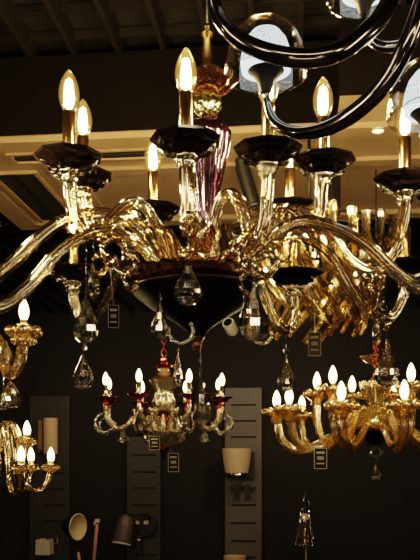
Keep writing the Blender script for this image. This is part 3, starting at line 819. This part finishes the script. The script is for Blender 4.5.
# cream glass shade sconce on third panel
def shade_sconce(x, y, sc, label):
    q = onwall(x, y)
    t = thing('wall_sconce', label, 'lamp', q, RZ)
    k = kw * sc
    m = MB().lathe([(11.2 * k, 4 * k), (13 * k, 14 * k), (14.4 * k, 28 * k), (13.9 * k, 28 * k), (12.5 * k, 14 * k), (10.7 * k, 4 * k)], 36)
    link('shade', m.mesh('shade', M['parch'], angle=SH), t, (0, -.145, 0))
    m = MB().lathe([(0, 0), (11.3 * k, 0), (11.6 * k, 2 * k), (11.4 * k, 4.5 * k), (0, 4.5 * k)], 36, rib=flute(12, .03))
    link('crystal_base', m.mesh('crystal_base', M['pale']), t, (0, -.145, 0))
    m = MB().box((11 * k, -.012, 12 * k), (11 * k, .024, 26 * k)); m.box((2 * k, -.07, 3 * k), (4 * k, .12, 2 * k))
    link('back_plate', m.mesh('back_plate', M['black'], False), t)
shade_sconce(238, 477, 1.0, 'tapered cream glass sconce with a crystal base, upper one on the third slotted panel')
shade_sconce(236, 576, .78, 'tapered cream sconce at the bottom edge of the third slotted panel')
# bare black hooks bracket
q = onwall(243, 490)
t = thing('mounting_bracket', 'black bracket with two upright bars under the upper cream sconce', 'bracket', q, RZ)
link('crossbar', MB().box((0, -.012, 1 * kw), (25 * kw, .014, 1.6 * kw)).mesh('crossbar', M['black'], False), t)
for dx, w in ((-6 * kw, 4.4 * kw), (5 * kw, 5.4 * kw)):
    link('upright_bar', MB().box((dx, -.008, -1.5 * kw), (w, .016, 15 * kw)).mesh('upright_bar', M['black'], False), t)

# counter below the frame, carrying the table lamps
cq = UV(-.05, 6.45, 0)
t = thing('display_counter', 'long dark oak display counter along the back wall under the table lamps', 'counter', cq, RZ)
CT = .5
link('counter_top', MB().box((0, 0, CT - .02), (5.2, .62, .04)).mesh('counter_top', M['counter'], False), t)
link('cabinet', MB().box((0, .03, (CT - .04) / 2), (5.1, .54, CT - .04)).mesh('cabinet', M['counter'], False), t)
# wooden desk lamp
DD = 6.35; kd = DD / F
bp = P(87, 460, DD); bp.z = CT
t = thing('desk_lamp', 'desk lamp with a round cream lined shade and two orange wood arms, lower left', 'lamp', bp)
link('base', MB().lathe([(0, 0), (.10, 0), (.105, .008), (.10, .022), (.02, .026), (0, .026)], 32).mesh('base', M['black'], angle=SH), t)
def loc(x, y, dd=0): return P(x, y, DD + dd) - bp
m = MB().tube([(-.02, 0, .02), loc(78, 552)], .014, 8, sub=1); link('arm', m.mesh('arm', M['wood']), t)
m = MB().tube([(.03, 0, .02), loc(97, 524)], .014, 8, sub=1); link('arm', m.mesh('arm', M['wood']), t)
m = MB(); m.box(loc(97.5, 521), (.035, .03, .03)); m.box(loc(95, 523), (.015, .035, .03)); link('joint', m.mesh('joint', M['fabric'], False), t)
m = MB(); m.box(loc(75, 541), (.045, .02, .012)); m.box(loc(72, 547), (.008, .02, .09)); m.box(loc(79, 547), (.008, .02, .09)); m.box(loc(75.5, 553), (.06, .02, .012)); m.ball(loc(76, 549), .012)
link('bracket', m.mesh('bracket', M['chrome'], False), t)
face = Matrix.Rotation(math.radians(60), 4, 'Z') @ Matrix.Rotation(math.radians(90), 4, 'X')
m = MB(); m.lathe([(.103, 0), (.105, -.004), (.098, -.035), (.078, -.08), (.045, -.12), (.03, -.14), (0, -.14)], 36, M4=face)
sh = link('shade', m.mesh('shade', M['black'], angle=SH), t, loc(77.5, 527))
m = MB(); m.lathe([(.108, .002), (.108, .010), (.098, .010), (.092, -.02), (.07, -.07), (.04, -.11), (0, -.12)], 36, M4=face)
link('shade_lining', m.mesh('shade_lining', M['cream']), t, loc(77.5, 527))
m = MB(); m.ball((0, 0, 0), .03, 14, 9); link('bulb', m.mesh('bulb', M['white']), t, loc(77.5, 527) + (face @ Vector((0, 0, -.035))))
m = MB().tube([loc(76, 528, .06), loc(76, 540)], .008, 6, sub=1); link('shade_stem', m.mesh('shade_stem', M['black']), t)
# lighthouse shaped lantern lamp
DT = 6.3; kt = DT / F
bp = P(305, 460, DT); bp.z = CT
t = thing('lantern_lamp', 'slim lighthouse shaped metal lantern lamp on a thin rod, lower right of centre', 'lamp', bp)
zz = lambda y: EYE + (HY - y) * kt - CT
link('base', MB().lathe([(0, 0), (.09, 0), (.09, .012), (.02, .02), (0, .02)], 28).mesh('base', M['black'], angle=SH), t)
link('rod', MB().tube([(.008, 0, .015), (.008, 0, zz(546))], .006, 8, sub=1).mesh('rod', M['fabric']), t)
m = MB().lathe([(0, zz(548)), (10.5 * kt, zz(547)), (10.5 * kt, zz(545.5)), (0, zz(545))], 28); m.ring((-.02, 0, zz(544)), 7 * kt, .005, 'z')
link('tray', m.mesh('tray', M['chrome'], angle=SH), t)
m = MB()
for k in range(6):
    a = PI / 3 * k + .2
    m.tube([(10 * kt * cos(a), 10 * kt * sin(a), zz(545)), (3.5 * kt * cos(a), 3.5 * kt * sin(a), zz(508))], .0045, 6, sub=1)
link('cage_wires', m.mesh('cage_wires', M['chrome']), t)
m = MB().lathe([(4.5 * kt, zz(542)), (4.8 * kt, zz(535)), (3.6 * kt, zz(520)), (3.0 * kt, zz(516)), (0, zz(516))], 24)
link('glass_chimney', m.mesh('glass_chimney', M['amber']), t)
link('brass_collar', MB().lathe([(3.4 * kt, zz(519.5)), (3.6 * kt, zz(518)), (3.4 * kt, zz(514)), (2.2 * kt, zz(513.5)), (0, zz(513.5))], 20).mesh('brass_collar', M['cream'], angle=SH), t)
link('cap', MB().lathe([(2.2 * kt, zz(514)), (2.0 * kt, zz(504)), (3.2 * kt, zz(502)), (2.8 * kt, zz(500)), (1.4 * kt, zz(498)), (1.0 * kt, zz(494)), (0, zz(490))], 20).mesh('cap', M['smoke'], angle=SH), t)
m = MB().tube([(3 * kt, 0, zz(501)), (5 * kt, 0, zz(506)), (4.6 * kt, 0, zz(520))], .004, 6, sub=5); link('handle', m.mesh('handle', M['chrome']), t)

# white spotlight hanging behind the bowl
DQ = 4.4; kq = DQ / F
q = P(231, 328, DQ)
t = thing('spotlight', 'small cream cylinder spotlight hanging just right of the black bowl', 'light', q)
rot = Matrix.Rotation(math.radians(-24), 4, 'Z') @ Matrix.Rotation(math.radians(62), 4, 'X')
m = MB().lathe([(0, 9 * kq), (6 * kq, 9 * kq), (6.3 * kq, 8 * kq), (6.3 * kq, -5 * kq), (5 * kq, -7 * kq), (0, -7 * kq)], 24, M4=rot); link('lamp_head', m.mesh('lamp_head', M['white'], angle=SH), t)
m = MB().lathe([(4.4 * kq, 9.4 * kq), (3 * kq, 9.2 * kq), (0, 9.2 * kq)], 20, M4=rot); link('lens', m.mesh('lens', M['black']), t)
m = MB().tube([(0, .01, 5 * kq), (0, .01, CEIL_Z - q.z)], .006, 8, sub=1); link('hanging_rod', m.mesh('hanging_rod', M['black']), t)

# dark spotlights clipped under the soffit behind the candles
def soffit_spot(x0, y0, x1, y1, d, r, label, square=False):
    a, b = P(x0, y0, d), P(x1, y1, d)
    a.z = min(a.z, SOF_Z - .02)
    t = thing('ceiling_spotlight', label, 'light', Vector((a.x, a.y, SOF_Z)))
    A, Bq = a - t.location, b - t.location
    m = MB().tube([A, A + (Bq - A) * .08, A + (Bq - A) * .92, Bq], lambda q: r, 4 if square else 20, sub=1)
    link('lamp_head', m.mesh('lamp_head', M['black'], not square, angle=SH), t)
    link('mount', MB().lathe([(0, -.03), (.02, -.03), (.024, -.012), (.024, .002), (0, .002)], 16).mesh('mount', M['black'], angle=SH), t)
    e = (Bq - A).normalized()
    m = MB().ring((0, 0, 0), r * .86, .003, 'z'); q = e.to_track_quat('Z', 'Y')
    link('rim', m.mesh('rim', M['smoke']), t, Bq, q.to_euler())
soffit_spot(242, 165, 254, 206, 2.80, .026, 'tilted dark cylinder spotlight under the soffit just left of a candle stem')
soffit_spot(332, 168, 332, 214, 2.78, .030, 'upright black square spotlight under the soffit, right of the centre candles', True)

# ================================================================== PRICE TAGS
def price_tag(x0, y0, x1, y1, d, up_to, label, rot=0.0, rows=3, ink='ink'):
    c0 = P((x0 + x1) / 2, (y0 + y1) / 2, d); w = (x1 - x0) * d / F; h = (y1 - y0) * d / F
    t = thing('price_tag', label, 'price tag', c0, rot, 'price tags hanging from the chandeliers')
    link('card', MB().box((0, 0, 0), (w, .0015, h)).mesh('card', M['tag'], False), t)
    m = MB(); b = w * .05
    for s_ in (-1, 1):
        m.box((s_ * (w / 2 - b / 2), -.0012, 0), (b, .001, h)); m.box((0, -.0012, s_ * (h / 2 - b / 2)), (w, .001, b))
    link('card_border', m.mesh('card_border', M[ink], False), t)
    m = MB()
    for k in range(rows):
        z = h * (.28 - .26 * k); ww = w * (.62, .5, .62)[k % 3]; th = h * (.10, .16, .06)[k % 3]
        n = 5 if k == 1 else 1
        for i in range(n):
            m.box((-ww / 2 + ww * (i + .5) / n, -.0012, z), (ww / n * (.7 if n > 1 else 1), .001, th))
    link('print', m.mesh('print', M[ink], False), t)
    top = P(*up_to) - c0
    link('string', MB().tube([(0, 0, h / 2), top], .0007, 5, sub=1).mesh('string', M['ink']), t)
price_tag(108, 305, 119, 328, 1.62, (113, 268, 1.66), 'black price tag hanging under the left of the black bowl', .15)
price_tag(308, 332, 321, 356, 2.437, (316, 259, 2.437), 'black price tag hanging under the glass slat chandelier', .0, 3, 'ink_dim')
price_tag(168, 453, 179, 472, 3.60, (168, 449, 3.60), 'black price tag hanging from the small chandelier finial', .0)
price_tag(149, 436, 160, 450, 3.34, (152, 424, 3.37), 'black price tag tucked at the left of the small chandelier bowl', .0)
price_tag(314, 448, 327, 469, 2.70, (318, 441, 2.86), 'black price tag hanging from the left arm of the gold chandelier', .0)

# ================================================================== LIGHTS (added out of view for fill and glints)
def area(loc, rot, size, energy, col):
    l = bpy.data.lights.new('fill_area', 'AREA'); l.size = size; l.energy = energy; l.color = col; l.shape = 'DISK'
    o = bpy.data.objects.new('fill_area', l); COL.objects.link(o); o.location = loc; o.rotation_euler = rot
    return o
def point(loc, r, energy, col):
    l = bpy.data.lights.new('glint_light', 'POINT'); l.shadow_soft_size = r; l.energy = energy; l.color = col
    o = bpy.data.objects.new('glint_light', l); COL.objects.link(o); o.location = loc
WARM = (1, .78, .50)
for (x, y, z, e) in [(-1.6, -1.2, 2.2, 9), (1.5, -1.0, 2.3, 9), (-2.4, 1.0, 2.3, 7), (2.6, 1.2, 2.2, 8), (-.8, -1.4, 1.3, 4), (1.0, -1.8, 1.2, 4), (-2.2, 2.9, 2.0, 5), (2.4, 3.0, 2.1, 5)]:
    point((x, y, z), .07, e, WARM)  # unseen points, added for glints in the glass and warm fill
def strip(loc, target, w, h, e, col=WARM):  # unseen strip, added for long streaks in glass and chrome
    l = bpy.data.lights.new('fill_strip', 'AREA'); l.shape = 'RECTANGLE'; l.size = w; l.size_y = h; l.energy = e; l.color = col
    o = bpy.data.objects.new('fill_strip', l); COL.objects.link(o); o.location = loc
    o.rotation_euler = (Vector(target) - Vector(loc)).to_track_quat('-Z', 'Y').to_euler()
strip((-1.6, .1, 2.75), (0, 1.6, 2.0), .10, 2.2, 12); strip((1.7, .0, 2.75), (.2, 1.6, 2.0), .10, 2.2, 12)
strip((0, -1.6, 2.8), (0, 1.6, 2.0), 2.6, .12, 12); strip((0, -1.4, .6), (0, 2.0, 2.0), 2.2, .10, 5)
for u, e in ((-1.75, 3.6), (-.75, 2.6), (.15, 6), (1.2, 1)):
    q = UV(u, 5.7, 2.55); strip(q, UV(u, 6.95, 1.2), .25, .25, e)  # added to brighten the boards and lamps on the back wall

w = bpy.data.worlds.new('World'); bpy.context.scene.world = w; w.use_nodes = True
w.node_tree.nodes['Background'].inputs[0].default_value = (1, .8, .55, 1)
w.node_tree.nodes['Background'].inputs[1].default_value = .006

# ================================================================== CAMERA
cam = bpy.data.cameras.new('Camera'); co = bpy.data.objects.new('Camera', cam); COL.objects.link(co)
co.location = (0, 0, EYE); co.rotation_euler = (PI / 2, 0, 0)
cam.sensor_width = 36; cam.lens = 36 * F / 560; cam.shift_y = (HY - 280) / 560; cam.clip_start = .05
sc = bpy.context.scene; sc.camera = co
sc.view_settings.view_transform = 'Filmic'
sc.view_settings.look = 'Medium High Contrast'
sc.view_settings.exposure = .25
try:
    sc.cycles.sample_clamp_indirect = 6.0
    sc.cycles.caustics_refractive = False; sc.cycles.caustics_reflective = False
    sc.cycles.max_bounces = 14; sc.cycles.transmission_bounces = 12; sc.cycles.transparent_max_bounces = 24; sc.cycles.glossy_bounces = 6
    sc.cycles.use_denoising = True
except Exception as e:
    print(e)
